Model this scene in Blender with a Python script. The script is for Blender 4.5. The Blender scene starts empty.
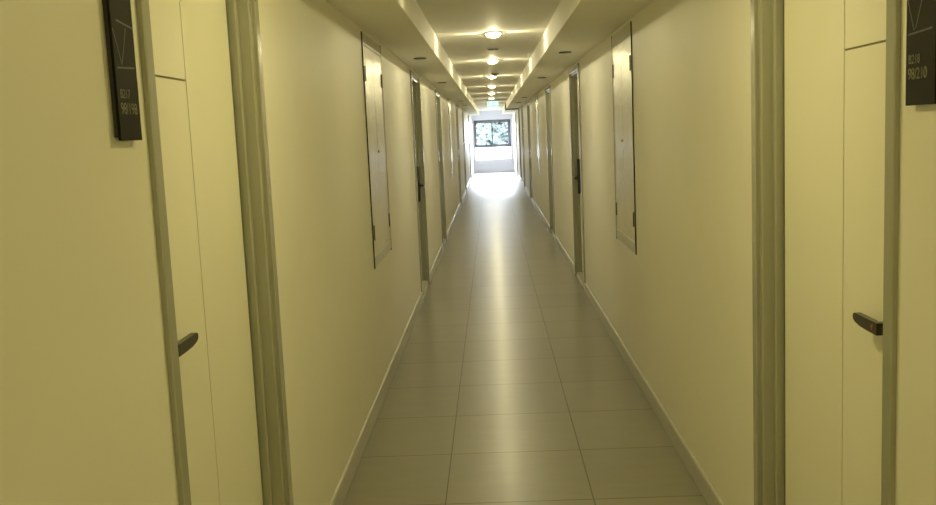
import bpy, bmesh, math, random
from mathutils import Vector, Matrix
random.seed(7)
scene = bpy.context.scene
COL = scene.collection

# ------------------------------------------------------------------ dimensions (metres)
XL, XR = -0.683, 0.8025          # corridor wall faces
SL, SR = -0.388, 0.443           # inner edges of the lowered side soffits
ZS, ZC = 2.077, 2.232            # soffit underside, raised ceiling
YB, YE = -6.5, 34.9              # back of corridor, far wall
TILE_X, TILE_Y = -0.2458, 4.287
CAM_H = 1.4927

# ------------------------------------------------------------------ materials
def nodes(name):
    m = bpy.data.materials.new(name); m.use_nodes = True
    nt = m.node_tree
    return m, nt, nt.nodes['Principled BSDF']

def N(nt, t, **kw):
    n = nt.nodes.new(t)
    for k, v in kw.items(): setattr(n, k, v)
    return n

def coords(nt, scale=(1, 1, 1)):
    g = N(nt, 'ShaderNodeNewGeometry'); mp = N(nt, 'ShaderNodeMapping')
    mp.inputs['Scale'].default_value = scale
    nt.links.new(g.outputs['Position'], mp.inputs['Vector'])
    return mp.outputs['Vector']

def noise(nt, vec, scale, detail=3.0, rough=0.5):
    n = N(nt, 'ShaderNodeTexNoise')
    n.inputs['Scale'].default_value = scale; n.inputs['Detail'].default_value = detail
    n.inputs['Roughness'].default_value = rough
    nt.links.new(vec, n.inputs['Vector'])
    return n.outputs['Fac']

def ramp(nt, fac, lo, hi, p0=0.3, p1=0.7):
    r = N(nt, 'ShaderNodeValToRGB')
    r.color_ramp.elements[0].position = p0; r.color_ramp.elements[1].position = p1
    r.color_ramp.elements[0].color = (*lo, 1); r.color_ramp.elements[1].color = (*hi, 1)
    nt.links.new(fac, r.inputs['Fac'])
    return r.outputs['Color']

def paint(name, c, rough=0.5, var=0.04, nscale=2.0, stretch=(1, 1, 1), bump=0.0, bscale=30.0, bstretch=(1, 1, 1), spec=0.5, metallic=0.0, coat=0.0):
    m, nt, b = nodes(name)
    f = noise(nt, coords(nt, stretch), nscale)
    lo = tuple(x * (1 - var) for x in c); hi = tuple(min(1, x * (1 + var)) for x in c)
    nt.links.new(ramp(nt, f, lo, hi), b.inputs['Base Color'])
    b.inputs['Roughness'].default_value = rough
    b.inputs['Specular IOR Level'].default_value = spec
    b.inputs['Metallic'].default_value = metallic
    b.inputs['Coat Weight'].default_value = coat
    b.inputs['Coat Roughness'].default_value = 0.12
    if bump:
        h = noise(nt, coords(nt, bstretch), bscale, 2.0)
        bn = N(nt, 'ShaderNodeBump'); bn.inputs['Strength'].default_value = bump; bn.inputs['Distance'].default_value = 0.01
        nt.links.new(h, bn.inputs['Height']); nt.links.new(bn.outputs['Normal'], b.inputs['Normal'])
    return m

def emit(name, c, s):
    m, nt, b = nodes(name)
    b.inputs['Base Color'].default_value = (*c, 1)
    b.inputs['Emission Color'].default_value = (*c, 1)
    b.inputs['Emission Strength'].default_value = s
    b.inputs['Roughness'].default_value = 0.4
    return m

M = {}
M['wall'] = paint('wall_paint', (0.82, 0.80, 0.71), rough=0.48, var=0.025, nscale=1.1, bump=0.10, bscale=3.2, bstretch=(1, 1.6, 0.35), spec=0.35)
M['soffit'] = paint('soffit_paint', (0.91, 0.90, 0.84), rough=0.6, var=0.02, nscale=0.8, spec=0.3)
M['ceiling'] = paint('ceiling_paint', (0.92, 0.91, 0.87), rough=0.65, var=0.02, nscale=0.8, spec=0.3)
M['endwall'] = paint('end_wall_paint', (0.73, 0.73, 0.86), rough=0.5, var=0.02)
M['frame'] = paint('grey_frame_paint', (0.32, 0.32, 0.25), rough=0.22, var=0.03, nscale=3, spec=0.5, coat=0.5)
M['leaf'] = paint('door_leaf_paint', (0.86, 0.84, 0.72), rough=0.36, var=0.02, nscale=1.5, stretch=(1, 1, 0.3), spec=0.45)
M['groove'] = paint('groove_shadow', (0.22, 0.20, 0.13), rough=0.6)
M['base'] = paint('baseboard_paint', (0.37, 0.36, 0.28), rough=0.3, var=0.03, spec=0.5)
M['cab'] = paint('cabinet_gloss_paint', (0.82, 0.79, 0.64), rough=0.25, var=0.02, bump=0.3, bscale=9.0, bstretch=(1, 1, 2.5), spec=0.4)
M['cabframe'] = paint('cabinet_frame_paint', (0.55, 0.54, 0.45), rough=0.3, var=0.02)
M['black'] = paint('black_metal', (0.025, 0.022, 0.018), rough=0.35, var=0.1, spec=0.5)
M['plate'] = paint('dark_plate', (0.011, 0.010, 0.005), rough=0.5, var=0.06, spec=0.06)
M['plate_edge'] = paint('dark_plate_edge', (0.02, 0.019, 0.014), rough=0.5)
M['letter'] = paint('grey_lettering', (0.12, 0.115, 0.07), rough=0.5)
M['art'] = paint('plate_line_engraving', (0.035, 0.033, 0.02), rough=0.4)
M['red'] = paint('red_indicator', (0.35, 0.07, 0.035), rough=0.4)
M['ring'] = paint('white_trim', (0.8, 0.79, 0.74), rough=0.4)
M['grey'] = paint('grey_plastic', (0.35, 0.35, 0.31), rough=0.45)
M['winframe'] = paint('dark_window_frame', (0.055, 0.06, 0.075), rough=0.4)
M['lamp'] = emit('opal_lamp', (1.0, 0.92, 0.66), 14.0)
M['lampglow'] = emit('amber_lamp_rim', (1.0, 0.84, 0.40), 1.2)
M['exitgreen'] = emit('exit_green', (0.40, 0.86, 0.80), 0.75)
M['exitwhite'] = emit('exit_white', (0.9, 1.0, 0.98), 1.0)
M['bark'] = paint('bark', (0.012, 0.012, 0.010), rough=0.9, var=0.2, nscale=6, spec=0.0)
M['grass'] = paint('lawn', (0.11, 0.125, 0.10), rough=0.9, var=0.3, nscale=0.7)
M['threshold'] = paint('threshold_stone', (0.5, 0.48, 0.38), rough=0.2)

def leaf_mat(name, c):
    m, nt, b = nodes(name)
    f = noise(nt, coords(nt), 1.4)
    col = ramp(nt, f, tuple(x * 0.75 for x in c), tuple(min(1, x * 1.25) for x in c))
    nt.links.new(col, b.inputs['Base Color']); b.inputs['Roughness'].default_value = 0.8; b.inputs['Specular IOR Level'].default_value = 0.0
    tr = N(nt, 'ShaderNodeBsdfTranslucent'); nt.links.new(col, tr.inputs['Color'])
    mx = N(nt, 'ShaderNodeMixShader'); mx.inputs[0].default_value = 0.5
    nt.links.new(b.outputs[0], mx.inputs[1]); nt.links.new(tr.outputs[0], mx.inputs[2]); nt.links.new(mx.outputs[0], nt.nodes['Material Output'].inputs['Surface'])
    return m
M['foliage'] = [leaf_mat('foliage_%d' % i, c) for i, c in enumerate([(0.024, 0.029, 0.0255), (0.022, 0.027, 0.0235), (0.028, 0.0315, 0.028)])]

# floor: square tiles with thin dark joints
def floor_mat():
    m, nt, b = nodes('floor_tiles')
    g = N(nt, 'ShaderNodeNewGeometry'); sx = N(nt, 'ShaderNodeSeparateXYZ')
    nt.links.new(g.outputs['Position'], sx.inputs[0])
    def mth(op, a, v=None):
        n = N(nt, 'ShaderNodeMath', operation=op)
        for i, x in enumerate((a, v)):
            if x is None: continue
            if isinstance(x, (int, float)): n.inputs[i].default_value = x
            else: nt.links.new(x, n.inputs[i])
        return n.outputs[0]
    masks, cells = [], []
    for ax, off, wd in (('X', TILE_X, 0.0042), ('Y', TILE_Y, 0.0050)):
        u = mth('DIVIDE', mth('SUBTRACT', sx.outputs[ax], off), 0.6)
        cells.append(mth('FLOOR', u))
        fr = mth('FRACT', mth('ADD', u, 100.0))
        d = mth('MINIMUM', fr, mth('SUBTRACT', 1.0, fr))
        masks.append(mth('LESS_THAN', d, wd / 0.6 / 2 * 1.3))
    mask = mth('MAXIMUM', masks[0], masks[1])
    cx = N(nt, 'ShaderNodeCombineXYZ'); nt.links.new(cells[0], cx.inputs[0]); nt.links.new(cells[1], cx.inputs[1])
    wn = N(nt, 'ShaderNodeTexWhiteNoise', noise_dimensions='3D'); nt.links.new(cx.outputs[0], wn.inputs['Vector'])
    f1 = noise(nt, coords(nt, (3.0, 9.0, 1)), 1.2, 5.0, 0.6)
    mixf = mth('ADD', mth('MULTIPLY', f1, 0.8), mth('MULTIPLY', wn.outputs['Value'], 0.2))
    col = ramp(nt, mixf, (0.202, 0.19, 0.145), (0.252, 0.238, 0.182), 0.25, 0.75)
    mx = N(nt, 'ShaderNodeMix', data_type='RGBA')
    nt.links.new(mask, mx.inputs['Factor']); nt.links.new(col, mx.inputs['A']); mx.inputs['B'].default_value = (0.11, 0.10, 0.075, 1)
    nt.links.new(mx.outputs['Result'], b.inputs['Base Color'])
    r = mth('ADD', 0.27, mth('MULTIPLY', f1, 0.08))
    nt.links.new(r, b.inputs['Roughness'])
    nt.links.new(mth('SUBTRACT', 0.45, mth('MULTIPLY', mask, 0.3)), b.inputs['Specular IOR Level'])
    bn = N(nt, 'ShaderNodeBump'); bn.inputs['Strength'].default_value = 0.05; bn.inputs['Distance'].default_value = 0.004
    nt.links.new(mth('MULTIPLY', noise(nt, coords(nt), 1.6, 1.0), 0.6), bn.inputs['Height'])
    nt.links.new(bn.outputs['Normal'], b.inputs['Normal'])
    b.inputs['Coat Weight'].default_value = 0.3; b.inputs['Coat Roughness'].default_value = 0.2; b.inputs['Coat IOR'].default_value = 1.45
    return m
M['floor'] = floor_mat()

def glass_mat():
    m = bpy.data.materials.new('window_glass'); m.use_nodes = True
    nt = m.node_tree; nt.nodes.clear()
    o = N(nt, 'ShaderNodeOutputMaterial'); t = N(nt, 'ShaderNodeBsdfTransparent'); g = N(nt, 'ShaderNodeBsdfGlossy')
    t.inputs['Color'].default_value = (0.93, 0.97, 0.97, 1); g.inputs['Roughness'].default_value = 0.03
    mx = N(nt, 'ShaderNodeMixShader'); fr = N(nt, 'ShaderNodeFresnel'); fr.inputs['IOR'].default_value = 1.3
    nt.links.new(fr.outputs[0], mx.inputs[0]); nt.links.new(t.outputs[0], mx.inputs[1]); nt.links.new(g.outputs[0], mx.inputs[2])
    nt.links.new(mx.outputs[0], o.inputs['Surface'])
    return m
M['glass'] = glass_mat()
def frosted_mat():
    m = bpy.data.materials.new('frosted_glass'); m.use_nodes = True
    nt = m.node_tree; nt.nodes.clear()
    o = N(nt, 'ShaderNodeOutputMaterial'); t = N(nt, 'ShaderNodeBsdfTranslucent'); d = N(nt, 'ShaderNodeBsdfTransparent')
    t.inputs['Color'].default_value = (0.95, 0.97, 1.0, 1)
    f = noise(nt, coords(nt), 30.0); mx = N(nt, 'ShaderNodeMixShader')
    mp = N(nt, 'ShaderNodeMapRange'); mp.inputs['To Min'].default_value = 0.08; mp.inputs['To Max'].default_value = 0.14
    nt.links.new(f, mp.inputs['Value']); nt.links.new(mp.outputs[0], mx.inputs[0])
    nt.links.new(t.outputs[0], mx.inputs[1]); nt.links.new(d.outputs[0], mx.inputs[2]); nt.links.new(mx.outputs[0], o.inputs['Surface'])
    return m
M['frosted'] = frosted_mat()

# ------------------------------------------------------------------ mesh helpers (world coordinates)
class MB:
    def __init__(self): self.bm = bmesh.new(); self.mats = []
    def mi(self, mat):
        if mat not in self.mats: self.mats.append(mat)
        return self.mats.index(mat)
    def box(self, x, y, z, mat, bevel=0.0, seg=2):
        x0, x1 = sorted(x); y0, y1 = sorted(y); z0, z1 = sorted(z)
        vs = [self.bm.verts.new(p) for p in ((x0,y0,z0),(x1,y0,z0),(x1,y1,z0),(x0,y1,z0),(x0,y0,z1),(x1,y0,z1),(x1,y1,z1),(x0,y1,z1))]
        fs = [self.bm.faces.new([vs[i] for i in q]) for q in ((3,2,1,0),(4,5,6,7),(0,1,5,4),(1,2,6,5),(2,3,7,6),(3,0,4,7))]
        k = self.mi(mat)
        for f in fs: f.material_index = k
        if bevel:
            es = list({e for f in fs for e in f.edges})
            r = bmesh.ops.bevel(self.bm, geom=es, offset=bevel, segments=seg, affect='EDGES', profile=0.5)
            for f in r['faces']: f.material_index = k; f.smooth = True
        return self
    def prism(self, pts, vec, mat, smooth=False):
        """closed polygon pts (3-D) extruded along vec"""
        k = self.mi(mat); v = Vector(vec)
        a = [self.bm.verts.new(p) for p in pts]; b = [self.bm.verts.new(Vector(p) + v) for p in pts]
        fs = [self.bm.faces.new(list(reversed(a))), self.bm.faces.new(b)]
        n = len(pts)
        for i in range(n):
            f = self.bm.faces.new((a[i], a[(i+1) % n], b[(i+1) % n], b[i])); f.smooth = smooth; fs.append(f)
        for f in fs: f.material_index = k
        return self
    def lathe(self, c, prof, mat, axis='Z', seg=28, smooth=True):
        """prof: list of (r, h) swept about axis through c"""
        k = self.mi(mat); c = Vector(c)
        def P(r, h, t):
            a, b = r*math.cos(t), r*math.sin(t)
            return c + (Vector((a, b, h)) if axis == 'Z' else Vector((h, a, b)) if axis == 'X' else Vector((a, h, b)))
        rings = []
        for r, h in prof:
            rings.append([self.bm.verts.new(P(0, h, 0))] if r == 0 else [self.bm.verts.new(P(r, h, 2*math.pi*i/seg)) for i in range(seg)])
        for A, B in zip(rings, rings[1:]):
            for i in range(seg):
                j = (i+1) % seg
                q = [A[0] if len(A) == 1 else A[i], A[0] if len(A) == 1 else A[j], B[0] if len(B) == 1 else B[j], B[0] if len(B) == 1 else B[i]]
                q2 = []
                for v in q:
                    if v not in q2: q2.append(v)
                if len(q2) < 3: continue
                f = self.bm.faces.new(q2); f.material_index = k; f.smooth = smooth
        return self
    def sweep(self, prof, path, mat):
        """prof: list of functions? here: list of profile rings given explicitly as path of point lists (closed profile)"""
        k = self.mi(mat); rings = [[self.bm.verts.new(p) for p in ring] for ring in path]
        n = len(rings[0])
        for A, B in zip(rings, rings[1:]):
            for i in range(n):
                f = self.bm.faces.new((A[i], A[(i+1) % n], B[(i+1) % n], B[i])); f.material_index = k
        for R in (rings[0], rings[-1]):
            f = self.bm.faces.new(R); f.material_index = k
        return self
    def build(self, name, parent=None):
        bmesh.ops.recalc_face_normals(self.bm, faces=self.bm.faces[:])
        off = Vector((0, 0, 0)); p = parent
        while p is not None: off += p.location; p = p.parent
        if off.length: bmesh.ops.translate(self.bm, verts=self.bm.verts[:], vec=-off)
        me = bpy.data.meshes.new(name); self.bm.to_mesh(me); self.bm.free()
        for m in self.mats: me.materials.append(m)
        o = bpy.data.objects.new(name, me); COL.objects.link(o); o.parent = parent
        return o

def empty(name, loc):
    o = bpy.data.objects.new(name, None); COL.objects.link(o); o.location = loc; o.empty_display_size = 0.1
    return o
def tag(o, label=None, cat=None, group=None, kind=None):
    for k, v in (('label', label), ('category', cat), ('group', group), ('kind', kind)):
        if v: o[k] = v
    return o
def copy_tree(o, parent=None):
    c = o.copy(); COL.objects.link(c); c.parent = parent
    for ch in list(o.children): copy_tree(ch, c)
    return c
def struct(mb, name): return tag(mb.build(name), kind='structure')
def text_mesh(name, s, size, mat, xdir, origin, nrm, parent, spread=1.0, bold=0.0):
    """lettering as a flat mesh: xdir = reading direction, up = +Z, centred left at origin"""
    cu = bpy.data.curves.new(name, 'FONT'); cu.body = s; cu.size = size; cu.extrude = 0.0006; cu.space_character = spread; cu.offset = bold
    ob = bpy.data.objects.new(name, cu); COL.objects.link(ob)
    dg = bpy.context.evaluated_depsgraph_get(); me = bpy.data.meshes.new_from_object(ob.evaluated_get(dg))
    bpy.data.objects.remove(ob)
    x = Vector(xdir); z = Vector((0, 0, 1)); n = Vector(nrm)
    off = Vector((0, 0, 0)); p = parent
    while p is not None: off += p.location; p = p.parent
    for v in me.vertices:
        v.co = Vector(origin) + x * v.co.x + z * v.co.y + n * v.co.z - off
    me.materials.clear(); me.materials.append(mat); me.name = name
    o = bpy.data.objects.new(name, me); COL.objects.link(o); o.parent = parent
    return o

# ------------------------------------------------------------------ layout of the side doors and cabinets
DOORS = {   # side: list of (outer frame start, outer frame end, lock side)
    -1: [(1.885, 2.862, 'near'), (8.38, 9.40, 'far'), (12.10, 13.12, 'near'), (19.00, 20.00, 'far'), (23.25, 24.25, 'near'), (29.30, 30.30, 'far')],
    +1: [(1.899, 2.930, 'near'), (8.52, 9.55, 'far'), (12.62, 13.64, 'near'), (19.50, 20.50, 'far'), (23.45, 24.45, 'near'), (29.75, 30.75, 'far')],
}
TOP = 2.052
def wx(s, d):   # depth d behind the wall face (negative = into the corridor)
    return (XL - d) if s < 0 else (XR + d)

# ------------------------------------------------------------------ room shell
def side_wall(s, name):
    mb = MB(); hd = 0.116
    ys = [YB - 0.2]
    for a, b, _ in DOORS[s]: ys += [a + 0.02, b - 0.02]
    ys.append(YE + 0.2)
    for i in range(0, len(ys), 2):
        mb.box((wx(s, 0), wx(s, hd)), (ys[i], ys[i+1]), (-0.05, 2.5), M['wall'])
    for i in range(1, len(ys) - 1, 2):
        mb.box((wx(s, 0), wx(s, hd)), (ys[i], ys[i+1]), (TOP - 0.02, 2.5), M['wall'])
    mb.box((wx(s, hd), wx(s, 0.3)), (YB - 0.2, YE + 0.2), (-0.05, 2.5), M['wall'])
    return struct(mb, name)
side_wall(-1, 'wall_left'); side_wall(+1, 'wall_right')
struct(MB().box((XL - 0.12, XR + 0.12), (YB - 0.2, YE + 0.2), (-0.12, 0.0), M['floor']), 'floor')
struct(MB().box((XL - 0.1, XR + 0.1), (YB - 0.2, YE + 0.2), (ZC, ZC + 0.2), M['ceiling']), 'ceiling')
struct(MB().box((XL, SL), (YB, YE), (ZS, ZC + 0.002), M['soffit']), 'ceiling_soffit_left')
struct(MB().box((SR, XR), (YB, YE), (ZS, ZC + 0.002), M['soffit']), 'ceiling_soffit_right')
struct(MB().box((XL - 0.1, XR + 0.1), (YB - 0.2, YB), (0, ZC), M['wall']), 'wall_back')
WX0, WX1, WZ0, WZ1 = -0.615, 0.722, 0.455, 1.895
e = MB()
e.box((XL - 0.1, WX0), (YE, YE + 0.2), (0, ZC), M['endwall']); e.box((WX1, XR + 0.1), (YE, YE + 0.2), (0, ZC), M['endwall'])
e.box((WX0, WX1), (YE, YE + 0.2), (0, WZ0), M['endwall']); e.box((WX0, WX1), (YE, YE + 0.2), (WZ1, ZC), M['endwall'])
struct(e, 'wall_far')

def baseboard(s, name):
    mb = MB(); h, t = 0.092, 0.013
    cuts = [YB] + [v for a, b, _ in DOORS[s] for v in (a - 0.001, b + 0.001)] + [YE]
    for i in range(0, len(cuts), 2):
        y0, y1 = cuts[i], cuts[i+1]
        pr = [(0, 0.002), (0, h)]
        pr += [(-t * math.sin(k * math.pi / 12), h - t + t * math.cos(k * math.pi / 12)) for k in range(1, 7)]
        pr += [(-t, 0.002)]
        mb.prism([(wx(s, d), y0, z) for d, z in pr], (0, y1 - y0, 0), M['base'])
    return struct(mb, name)
baseboard(-1, 'baseboard_left'); baseboard(+1, 'baseboard_right')
struct(MB().box((XL + 0.013, XR - 0.013), (YE - 0.012, YE), (0.002, 0.09), M['endwall'], 0.004), 'baseboard_far')

# dark joint cover running over soffit and wall on the right near the far end
t = MB(); ty = (26.3, 26.4)
t.box((SR - 0.03, SR), ty, (ZS - 0.03, ZC), M['winframe'])
t.box((SR, XR), ty, (ZS - 0.03, ZS), M['winframe'])
t.box((XR - 0.03, XR), ty, (0.095, ZS - 0.03), M['winframe'])
struct(t, 'trim_1')

# ------------------------------------------------------------------ doors
def make_door(idx, s, ya, yb, lock, label):
    root = empty('door_%d' % idx, (wx(s, 0), (ya + yb) / 2, 0)); tag(root, label, 'door', kind='structure')
    prof = [(0, 0), (0, -0.010), (0.004, -0.012), (0.041, -0.012), (0.045, -0.010), (0.045, 0.0), (0.066, 0.0), (0.070, 0.004), (0.07, 0.034),
            (0.086, 0.034), (0.09, 0.038), (0.09, 0.112), (0.021, 0.112), (0.021, 0)]
    fr = MB()
    def ring(y0, sgn, z=None):
        return [(wx(s, d), y0 + sgn * u, (TOP - u) if z is None else z) for u, d in prof]
    fr.sweep(None, [ring(ya, 1, 0.0), ring(ya, 1), ring(yb, -1), ring(yb, -1, 0.0)], M['frame'])
    tag(fr.build('door_frame', root), 'grey-green painted door frame with stepped edges')
    # leaf with three raised skins separated by thin grooves
    la, lb, lt = ya + 0.100, yb - 0.104, TOP - 0.100
    d0, d1 = 0.058, 0.100
    gy = (la + 0.357) if lock == 'near' else (lb - 0.357)
    gz, g, sk = 1.648, 0.0026, 0.004
    lf = MB()
    lf.box((wx(s, d0 + sk), wx(s, d1)), (la, lb), (0.05, lt), M['groove'])
    near = (la, gy - g) if lock == 'near' else (gy + g, lb)
    far = (gy + g, lb) if lock == 'near' else (la, gy - g)
    lf.box((wx(s, d0), wx(s, d0 + sk)), near, (0.05, gz - g), M['leaf'])
    lf.box((wx(s, d0), wx(s, d0 + sk)), near, (gz + g, lt), M['leaf'])
    lf.box((wx(s, d0), wx(s, d0 + sk)), far, (0.05, lt), M['leaf'])
    leaf = lf.build('door_leaf', root)
    sl = MB()  # black strips stand in for the shade between leaf and frame
    sl.box((wx(s, 0.0595), wx(s, 0.100)), (ya + 0.0905, la - 0.0005), (0.05, TOP - 0.0905), M['black'])
    sl.box((wx(s, 0.0595), wx(s, 0.100)), (lb + 0.0005, yb - 0.0905), (0.05, TOP - 0.0905), M['black'])
    sl.box((wx(s, 0.0595), wx(s, 0.100)), (la, lb), (lt + 0.0005, TOP - 0.0905), M['black'])
    tag(sl.build('door_seal', root), 'black rubber seal in the gap round the door')
    th = MB().box((wx(s, 0.0), wx(s, 0.112)), (ya + 0.09, yb - 0.09), (0, 0.046), M['threshold'], 0.003)
    th.build('threshold', root)
    # lever handle: rose, neck and flat lever that tapers up to a rounded tip
    dirn = 1 if lock == 'near' else -1
    hy = (la + 0.056 if s > 0 else la + 0.040) if lock == 'near' else lb - 0.062
    hz = 1.028 if s > 0 else 1.047
    if lock == 'far': hz, dr, dl = 0.998, 0.028, -0.018      # lever on the long lock plate
    else: dr, dl = d0, 0.017
    h = MB()
    h.lathe((wx(s, dr), hy + dirn * 0.008, hz), [(0, 0), (0.024, 0), (0.024, s * -0.006), (0.020, s * -0.009), (0, s * -0.009)], M['black'], axis='X', seg=20)
    h.box((wx(s, dr - 0.005), wx(s, dl + 0.003)), (hy - 0.006, hy + 0.022 * dirn), (hz - 0.011, hz + 0.011), M['black'], 0.002)
    L = 0.138; y0 = hy - dirn * 0.010
    pts = [(0, -0.014), (0, 0.013), (L * 0.92, 0.013), (L * 0.98, 0.010), (L, 0.004), (L * 0.98, -0.003), (L * 0.9, -0.008), (L * 0.7, -0.0125), (L * 0.4, -0.014)]
    h.prism([(wx(s, dl), y0 + dirn * a, hz + b) for a, b in pts], (wx(s, dl + 0.014) - wx(s, dl), 0, 0), M['black'])
    hd = tag(h.build('door_handle', leaf), 'black flat lever handle')
    if lock == 'far':
        lp = MB().box((wx(s, d0), wx(s, d0 - 0.030)), (lb - 0.085, lb - 0.030), (0.84, 1.185), M['black'], 0.006)
        tag(lp.build('lock_plate', leaf), 'long black electronic lock plate')
    return root, leaf
names = {-1: 'left', 1: 'right'}
place = ['nearest the camera, beside the dark room plate', 'second along the wall, just past the first wall cabinet', 'third along the wall', 'fourth along the wall, past the second wall cabinet', 'fifth along the wall', 'sixth along the wall, closest to the window']
n = 0; leaves = {}
for i in range(6):
    for s in (-1, 1):
        n += 1; a, b, lk = DOORS[s][i]
        r, lf = make_door(n, s, a, b, lk, 'cream door in grey frame, %s wall, %s' % (names[s], place[i]))
        leaves[(s, i)] = lf
# red-brown dot on the lever of the near right door
lf = leaves[(1, 0)]
handle = [c for c in lf.children if c.name.startswith('door_handle')][0]
hy = DOORS[1][0][0] + 0.100 + 0.056
mb = MB().lathe((wx(1, 0.017), hy + 0.014, 1.028), [(0, -0.0012), (0.006, -0.0012), (0.0065, 0), (0, 0)], M['red'], axis='X', seg=16)
dot = mb.build('indicator_dot', lf); tag(dot, 'small red-brown dot on the black lever')

# ------------------------------------------------------------------ wall cabinets
def make_cabinet(s, ya, yb, label, za=0.765, zb=2.050):
    root = empty('wall_cabinet', (wx(s, 0), (ya + yb) / 2, za)); tag(root, label, 'cabinet', 'flush wall cabinets along the corridor')
    fr = MB(); w = 0.052
    prof = [(0, 0), (0, -0.004), (0.002, -0.006), (w - 0.004, -0.006), (w, -0.003), (w, 0)]
    def ring(y, z, sy, sz): return [(wx(s, d), y + sy * u * 0.55, z + sz * u * 1.15) for u, d in prof]
    k = fr.mi(M['cabframe'])
    rings = [[fr.bm.verts.new(p) for p in r] for r in (ring(ya, za, 1, 1), ring(yb, za, -1, 1), ring(yb, zb, -1, -1), ring(ya, zb, 1, -1))]
    for q in range(4):
        A, B = rings[q], rings[(q+1) % 4]
        for i in range(len(prof)):
            j = (i+1) % len(prof); fr.bm.faces.new((A[i], A[j], B[j], B[i]))
    tag(fr.build('cabinet_frame', root), 'greyish cabinet frame')
    gp = MB(); e = 0.009  # side strips painted dark as shadow gaps; top and bottom keep frame paint
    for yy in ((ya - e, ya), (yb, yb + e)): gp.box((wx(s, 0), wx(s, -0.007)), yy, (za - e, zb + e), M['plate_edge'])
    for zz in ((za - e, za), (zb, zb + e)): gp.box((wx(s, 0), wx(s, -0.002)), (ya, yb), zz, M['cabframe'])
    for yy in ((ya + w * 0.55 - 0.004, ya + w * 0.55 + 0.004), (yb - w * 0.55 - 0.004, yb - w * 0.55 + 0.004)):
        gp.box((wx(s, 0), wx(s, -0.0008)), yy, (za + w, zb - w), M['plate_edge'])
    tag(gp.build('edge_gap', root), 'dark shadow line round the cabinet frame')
    ym = (ya + yb) / 2
    for side, y0, y1 in ((0, ya + w * 0.55 + 0.004, ym - 0.002), (1, ym + 0.002, yb - w * 0.55 - 0.004)):
        d = MB().box((wx(s, 0.0), wx(s, -0.005)), (y0, y1), (za + w * 1.15 + 0.004, zb - w * 1.15 - 0.004), M['cab'], 0.002)
        door = d.build('cabinet_door', root)
        hy = y0 if side == 0 else y1
        for hz in (0.955, 1.835):
            hg = MB().lathe((wx(s, -0.006), hy, hz), [(0, -0.042), (0.006, -0.042), (0.006, -0.002), (0.005, 0), (0.006, 0.002), (0.006, 0.042), (0, 0.042)], M['black'], seg=12)
            hg.box((wx(s, -0.005), wx(s, -0.007)), (hy - 0.016, hy + 0.016), (hz - 0.042, hz + 0.042), M['black'])
            tag(hg.build('hinge', door), 'dark hinge')
        if side == 1:
            lc = MB().lathe((wx(s, -0.005), y0 + 0.03, 1.40), [(0, s * -0.006), (0.007, s * -0.006), (0.008, 0), (0, 0)], M['grey'], axis='X', seg=16)
            tag(lc.build('latch', door), 'small round latch')
    return root
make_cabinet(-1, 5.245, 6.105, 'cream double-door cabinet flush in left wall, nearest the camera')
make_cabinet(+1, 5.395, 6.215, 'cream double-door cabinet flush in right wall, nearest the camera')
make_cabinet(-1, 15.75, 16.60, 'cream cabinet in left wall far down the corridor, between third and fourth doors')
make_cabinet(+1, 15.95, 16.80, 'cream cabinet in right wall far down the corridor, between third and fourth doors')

# ------------------------------------------------------------------ dark room plates
def room_plate(s, ya, yb, num, block, label):
    za, zb = 1.505, 1.885
    root = empty('room_sign', (wx(s, 0), (ya + yb) / 2, za)); tag(root, label, 'sign', 'dark room plates beside the nearest doors')
    p = MB().box((wx(s, 0.0), wx(s, -0.009)), (ya + 0.006, yb - 0.006), (za + 0.006, zb - 0.006), M['plate_edge'])
    p.build('backing', root)
    p = MB().box((wx(s, -0.009), wx(s, -0.0145)), (ya, yb), (za, zb), M['plate'], 0.0008, 1)
    pl = p.build('plate', root)
    xd = (0, 1, 0) if s < 0 else (0, -1, 0); nx = (1, 0, 0) if s < 0 else (-1, 0, 0)
    st = ya if s < 0 else yb; dr = 1 if s < 0 else -1
    X = wx(s, -0.0146)
    a = text_mesh('lettering', block, 0.0235, M['letter'], xd, (X, st + dr * 0.012, 1.582), nx, pl, 1.0)
    b = text_mesh('lettering', num, 0.0300, M['letter'], xd, (X, st + dr * 0.010, 1.553), nx, pl, 0.95)
    ar = MB()
    def line(p0, p1, w=0.0016):
        (u0, z0), (u1, z1) = p0, p1
        dx, dz = u1 - u0, z1 - z0; l = math.hypot(dx, dz); px, pz = -dz / l * w, dx / l * w
        q = [(u0 + px, z0 + pz), (u1 + px, z1 + pz), (u1 - px, z1 - pz), (u0 - px, z0 - pz)]
        ar.prism([(X, st + dr * u, z) for u, z in q], ((wx(s, -0.0150) - X), 0, 0), M['art'])
    W = yb - ya
    for seg_ in (((0.022, 1.722), (W - 0.006, 1.714)), ((W * 0.62, 1.712), (W * 0.34, 1.645)), ((0.010, 1.636), (W - 0.012, 1.640)), ((0.004, 1.705), (0.034, 1.642)), ((0.030, 1.760), (W - 0.01, 1.815))):
        line(*seg_)
    tag(ar.build('line_engraving', pl), 'faint crossing lines engraved on the plate')
    return root
room_plate(-1, 1.714, 1.819, '98/198', 'B217', 'dark room plate on left wall lettered B217 and 98/198')
room_plate(+1, 1.722, 1.842, '98/210', 'B218', 'dark room plate on right wall lettered B218 and 98/210')

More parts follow.
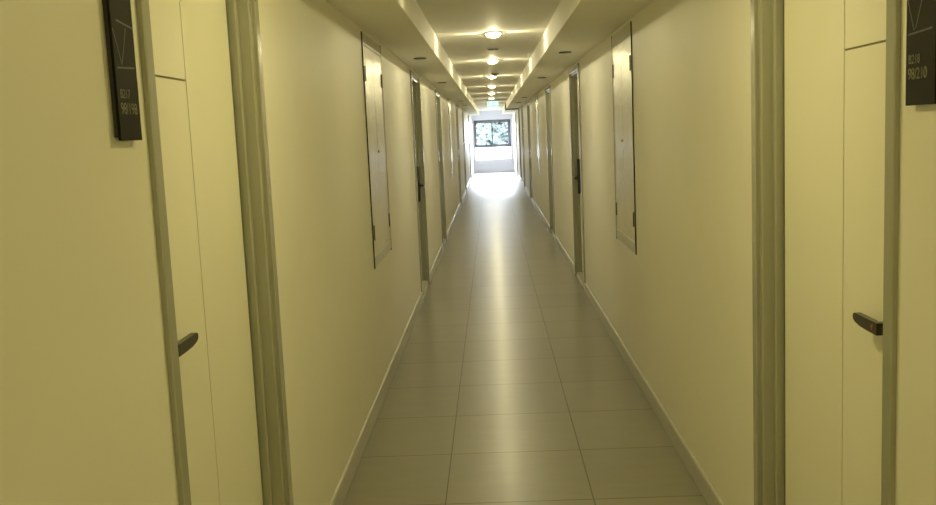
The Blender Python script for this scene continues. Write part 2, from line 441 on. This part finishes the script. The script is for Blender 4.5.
# ------------------------------------------------------------------ ceiling fittings
LX = 0.048
def light_proto():
    root = empty('ceiling_light', (LX, 0, ZC))
    MB().lathe((LX, 0, ZC), [(0.052, 0), (0.070, 0), (0.068, -0.006), (0.058, -0.009), (0.052, -0.007)], M['ring']).build('trim_ring', root)
    MB().lathe((LX, 0, ZC), [(0, -0.001), (0.055, -0.001), (0.055, -0.020), (0, -0.020)], M['lamp']).build('diffuser', root)
    tag(MB().lathe((LX, 0, ZC), [(0, -0.0202), (0.053, -0.0202), (0.050, -0.030), (0.042, -0.036), (0, -0.038)], M['lampglow']).build('lens', root), 'amber-tinted lens')
    return root
lit_y = [1.60, 4.48, 7.36, 10.17, 13.06, 16.00, 18.90, 21.80, 24.70, 27.60, 30.50]
ordinal = ['', '', 'nearest the camera', 'second from the camera', 'third, beside the dark smoke detector', 'fourth from the camera', 'fifth from the camera', 'sixth, just before the exit sign']
proto = None
for i, y in enumerate(lit_y):
    if 2 <= i <= 7:
        r = light_proto() if proto is None else copy_tree(proto)
        if proto is None: proto = r
        r.location = (LX, y, ZC)
        tag(r, 'small round glowing downlight on ceiling, ' + ordinal[i], 'ceiling light', 'round ceiling lights down the corridor')

def plate_proto():
    root = empty('flush_ceiling_fitting', (0, 0, 0))
    MB().lathe((0, 0, 0), [(0, 0), (0.050, 0), (0.050, -0.007), (0.045, -0.009), (0.040, -0.004), (0, -0.004)], M['black']).build('rim', root)
    MB().lathe((0, 0, 0), [(0, -0.0042), (0.038, -0.0042), (0.038, -0.0075), (0, -0.0085)], M['grey']).build('cover', root)
    return root
spots = [(0.051, 8.82, ZC, 'dark-rimmed flush disc on raised ceiling behind the first light'),
         (-0.524, 7.46, ZS, 'dark-rimmed flush disc on left soffit, nearest the camera'), (-0.544, 11.15, ZS, 'dark-rimmed flush disc on left soffit, second from camera'),
         (-0.545, 18.10, ZS, 'dark-rimmed flush disc on left soffit, third from camera'), (-0.545, 21.0, ZS, 'dark-rimmed flush disc on left soffit, fourth from camera'),
         (0.603, 7.54, ZS, 'dark-rimmed flush disc on right soffit, nearest the camera'), (0.614, 11.11, ZS, 'dark-rimmed flush disc on right soffit, second from camera'),
         (0.640, 17.6, ZS, 'dark-rimmed flush disc on right soffit, third from camera'), (0.630, 20.8, ZS, 'dark-rimmed flush disc on right soffit, fourth from camera')]
proto = plate_proto()
for i, (x, y, z, lb) in enumerate(spots):
    r = proto if i == 0 else copy_tree(proto)
    r.location = (x, y, z); tag(r, lb, 'ceiling fitting', 'flush round fittings in the ceiling')

sd = empty('smoke_detector', (0.085, 12.45, ZC)); tag(sd, 'dark-tipped smoke detector on ceiling beside the third light', 'smoke detector')
MB().lathe((0.085, 12.45, ZC), [(0, 0), (0.055, 0), (0.055, -0.012), (0.046, -0.022), (0, -0.022)], M['grey']).build('detector_base', sd)
MB().lathe((0.085, 12.45, ZC), [(0, -0.022), (0.028, -0.022), (0.026, -0.036), (0.016, -0.042), (0, -0.042)], M['black']).build('sensor_cap', sd)

ex = empty('exit_sign', (0.078, 23.4, ZC)); tag(ex, 'glowing pale green exit sign hanging from the ceiling', 'sign')
MB().box((-0.072, 0.228), (23.385, 23.455), (ZC - 0.024, ZC), M['grey'], 0.004).build('housing', ex)
pnl = MB().box((-0.062, 0.218), (23.41, 23.43), (ZC - 0.165, ZC - 0.024), M['exitgreen'], 0.003).build('sign_panel', ex)
pg = MB(); zc_ = ZC - 0.095; yy = 23.4085
def bar(p0, p1, w):
    (a, b), (c, d) = p0, p1; l = math.hypot(c - a, d - b); px, pz = -(d - b) / l * w, (c - a) / l * w
    pg.prism([(a + px, yy, b + pz), (c + px, yy, d + pz), (c - px, yy, d - pz), (a - px, yy, b - pz)], (0, 0.0014, 0), M['exitwhite'])
cx = 0.02
pg.lathe((cx + 0.008, yy, zc_ + 0.048), [(0, 0), (0.011, 0), (0.011, 0.0014), (0, 0.0014)], M['exitwhite'], axis='Y', seg=14)
bar((cx + 0.002, zc_ + 0.034), (cx - 0.008, zc_ - 0.006), 0.009)
bar((cx - 0.008, zc_ - 0.004), (cx + 0.016, zc_ - 0.026), 0.006); bar((cx + 0.016, zc_ - 0.026), (cx + 0.010, zc_ - 0.054), 0.005)
bar((cx - 0.008, zc_ - 0.004), (cx - 0.020, zc_ - 0.030), 0.006); bar((cx - 0.020, zc_ - 0.030), (cx - 0.042, zc_ - 0.040), 0.005)
bar((cx + 0.002, zc_ + 0.030), (cx + 0.026, zc_ + 0.012), 0.005); bar((cx, zc_ + 0.030), (cx - 0.026, zc_ + 0.016), 0.005)
bar((0.100, zc_), (0.185, zc_), 0.008); bar((0.185, zc_ + 0.002), (0.155, zc_ + 0.032), 0.007); bar((0.185, zc_ - 0.002), (0.155, zc_ - 0.032), 0.007)
bar((-0.058, ZC - 0.030), (0.214, ZC - 0.030), 0.005)
tag(pg.build('pictogram', pnl), 'white running figure and arrow')

# ------------------------------------------------------------------ far window
w = empty('window_1', ((WX0 + WX1) / 2, YE + 0.05, WZ0)); tag(w, 'dark-framed sliding window above a white lower pane at corridor end', 'window', kind='structure')
fy = (YE + 0.02, YE + 0.10); zt = 0.955
fm = MB()
fm.box((WX0, WX0 + 0.062), fy, (zt - 0.05, WZ1), M['winframe']); fm.box((WX1 - 0.062, WX1), fy, (zt - 0.05, WZ1), M['winframe'])
fm.box((WX0, WX1), fy, (WZ1 - 0.085, WZ1), M['winframe']); fm.box((WX0, WX1), fy, (zt - 0.055, zt + 0.02), M['winframe'])
fm.build('window_frame', w)
fm = MB(); fm.box((WX0, WX0 + 0.02), fy, (WZ0, zt - 0.05), M['grey']); fm.box((WX1 - 0.02, WX1), fy, (WZ0, zt - 0.05), M['grey']); fm.box((WX0, WX1), fy, (WZ0, WZ0 + 0.02), M['grey'])
tag(fm.build('lower_frame', w), 'thin grey frame round the lower pane')
xm = 0.045
for (a, b, yo) in ((WX0 + 0.062, xm + 0.02, 0.040), (xm - 0.02, WX1 - 0.062, 0.065)):
    sh = MB(); y = (YE + yo, YE + yo + 0.022); q = 0.030
    sh.box((a, a + q), y, (zt + 0.02, WZ1 - 0.085), M['winframe']); sh.box((b - q, b), y, (zt + 0.02, WZ1 - 0.085), M['winframe'])
    sh.box((a, b), y, (zt + 0.02, zt + 0.045), M['winframe']); sh.box((a, b), y, (WZ1 - 0.11, WZ1 - 0.085), M['winframe'])
    sash = sh.build('sash', w)
    MB().box((a + q, b - q), (YE + yo + 0.008, YE + yo + 0.012), (zt + 0.045, WZ1 - 0.11), M['glass']).build('window_glass', sash)
MB().box((WX0 + 0.02, WX1 - 0.02), (YE + 0.055, YE + 0.060), (WZ0 + 0.02, zt - 0.055), M['frosted']).build('lower_pane', w)

# ------------------------------------------------------------------ outside: lawn and trees
tag(MB().box((-60, 60), (YE + 0.25, 130), (-3.3, -3.1), M['grass']).build('ground'), kind='structure')
def tree(x, y, h, r, mat, label):
    base = -3.1
    root = empty('tree', (x, y, base)); tag(root, label, 'tree', 'trees outside the far window')
    tk = MB(); tk.lathe((x, y, base), [(0, 0), (0.22, 0), (0.16, h * 0.3), (0.10, h * 0.7), (0.03, h * 0.95), (0, h * 0.96)], M['bark'], seg=10)
    for k in range(6):
        an = k * 1.05 + random.random(); z0 = base + h * (0.35 + 0.07 * k)
        p0 = Vector((x, y, z0)); p1 = p0 + Vector((math.cos(an) * r * 0.7, math.sin(an) * r * 0.7, r * 0.6))
        tk.prism([p0 + Vector((0.05, 0, 0)), p0 + Vector((-0.03, 0.04, 0)), p0 + Vector((-0.03, -0.04, 0))], p1 - p0, M['bark'])
    tk.build('trunk', root)
    lv = MB(); k = lv.mi(mat)
    blobs = [(Vector((x + random.uniform(-.6, .6) * r, y + random.uniform(-.6, .6) * r, base + h * random.uniform(0.35, 0.92))), r * random.uniform(0.4, 0.62)) for _ in range(11)]
    for c, br in blobs:
        for _ in range(420):
            v = Vector((random.gauss(0, 1), random.gauss(0, 1), random.gauss(0, 1))).normalized() * br * random.uniform(0.55, 1.0)
            p = c + v; sz = random.uniform(0.14, 0.30)
            u = Vector((random.gauss(0, 1), random.gauss(0, 1), random.gauss(0, 1))).normalized(); wv = u.orthogonal().normalized()
            f = lv.bm.faces.new([lv.bm.verts.new(p + u * sz), lv.bm.verts.new(p + wv * sz * 0.5), lv.bm.verts.new(p - u * sz), lv.bm.verts.new(p - wv * sz * 0.5)])
            f.material_index = k
    tag(lv.build('foliage', root))
    return root
tree(-1.25, 47.5, 6.6, 1.5, M['foliage'][0], 'leafy tree filling the left pane of the far window')
tree(0.85, 50.0, 7.2, 1.6, M['foliage'][1], 'leafy tree behind the right pane of the far window')
tree(0.0, 60.0, 8.2, 2.2, M['foliage'][2], 'taller pale tree behind the other two, centred in the far window')

# ------------------------------------------------------------------ light
WARM = (1.0, 0.845, 0.315)
for y, k, kp in [(-3.3, 1.0, 1.0), (-0.5, 0.80, 0.80), (2.55, 0.74, 0.74), (4.60, 0.48, 0.03)] + [(y, 0.72 if y < 15 else 0.50, 0.66 if y < 15 else 0.50) for y in lit_y[2:]]:
    tint = WARM if y < 6 else (1.0, 0.865, 0.46)
    # each fitting throws a wide beam downwards and a little light sideways past its rim
    ld = bpy.data.lights.new('downlight_beam', 'AREA'); ld.shape = 'DISK'; ld.size = 0.07; ld.energy = 4.1 * k; ld.color = tint
    ld.spread = math.radians(150)
    lo = bpy.data.objects.new('downlight_beam', ld); COL.objects.link(lo); lo.location = (LX, y, ZC - 0.040)
    ld = bpy.data.lights.new('downlight_spill', 'POINT'); ld.energy = 10.5 * kp; ld.color = tint; ld.shadow_soft_size = 0.012
    lo = bpy.data.objects.new('downlight_spill', ld); COL.objects.link(lo); lo.location = (LX, y, ZC - 0.0445)
for y, k in [(2.55, 0.5), (4.50, 0.22)] + [(y, 0.62) for y in lit_y[2:]]:  # extra spots added beside the downlights to throw scallops on the soffit fascias
    for sgn in (-1, 1):
        ld = bpy.data.lights.new('downlight_side_glow', 'SPOT'); ld.energy = 11.0 * k; ld.color = (1.0, 0.86, 0.40); ld.shadow_soft_size = 0.012
        ld.spot_size = math.radians(66); ld.spot_blend = 0.8
        lo = bpy.data.objects.new('downlight_side_glow', ld); COL.objects.link(lo); lo.location = (LX + sgn * 0.058, y, ZC - 0.030)
        lo.rotation_euler = (0, math.radians(93) * -sgn, 0)
sun = bpy.data.lights.new('sun', 'SUN'); sun.energy = 6.0; sun.angle = 0.02; sun.color = (1.0, 0.97, 0.92)
so = bpy.data.objects.new('sun', sun); COL.objects.link(so); so.rotation_euler = (math.radians(38), 0, math.radians(200))
po = bpy.data.lights.new('window_daylight', 'AREA'); po.shape = 'RECTANGLE'; po.size = WX1 - WX0; po.size_y = WZ1 - WZ0
po.cycles.is_portal = True
pob = bpy.data.objects.new('window_daylight', po); COL.objects.link(pob); pob.location = ((WX0 + WX1) / 2, YE + 0.15, (WZ0 + WZ1) / 2)
pob.rotation_euler = (math.radians(-90), 0, 0)

wd = bpy.data.worlds.new('sky'); scene.world = wd; wd.use_nodes = True
nt = wd.node_tree; bg = nt.nodes['Background']
tc = N(nt, 'ShaderNodeTexCoord'); sp = N(nt, 'ShaderNodeSeparateXYZ'); nt.links.new(tc.outputs['Generated'], sp.inputs[0])
rp = N(nt, 'ShaderNodeValToRGB'); rp.color_ramp.elements[0].position = 0.0; rp.color_ramp.elements[1].position = 0.6
rp.color_ramp.elements[0].color = (0.90, 0.91, 1.0, 1); rp.color_ramp.elements[1].color = (0.68, 0.75, 1.0, 1)
nt.links.new(sp.outputs['Z'], rp.inputs['Fac']); nt.links.new(rp.outputs['Color'], bg.inputs['Color'])
bg.inputs['Strength'].default_value = 190.0

# ------------------------------------------------------------------ camera
cam = bpy.data.cameras.new('camera'); co = bpy.data.objects.new('camera', cam); COL.objects.link(co)
cam.sensor_width = 36.0; cam.lens = 948.85 / 936 * 36.0; cam.clip_start = 0.05; cam.clip_end = 400
r = Vector((0.99872786, 0.02383767, -0.04443462)); d = Vector((-0.04106137, -0.12701751, -0.99105021)); f = Vector((-0.0292683, 0.991614, -0.12587712))
m = Matrix((( r.x, -d.x, -f.x, 0), (r.y, -d.y, -f.y, 0), (r.z, -d.z, -f.z, CAM_H), (0, 0, 0, 1)))
co.matrix_world = m
scene.camera = co
scene.view_settings.view_transform = 'Standard'
scene.view_settings.look = 'None'
scene.view_settings.exposure = 0.34
scene.view_settings.gamma = 1.12
scene.cycles.max_bounces = 12; scene.cycles.diffuse_bounces = 8; scene.cycles.glossy_bounces = 4
scene.cycles.sample_clamp_indirect = 4.0
scene.cycles.use_denoising = True
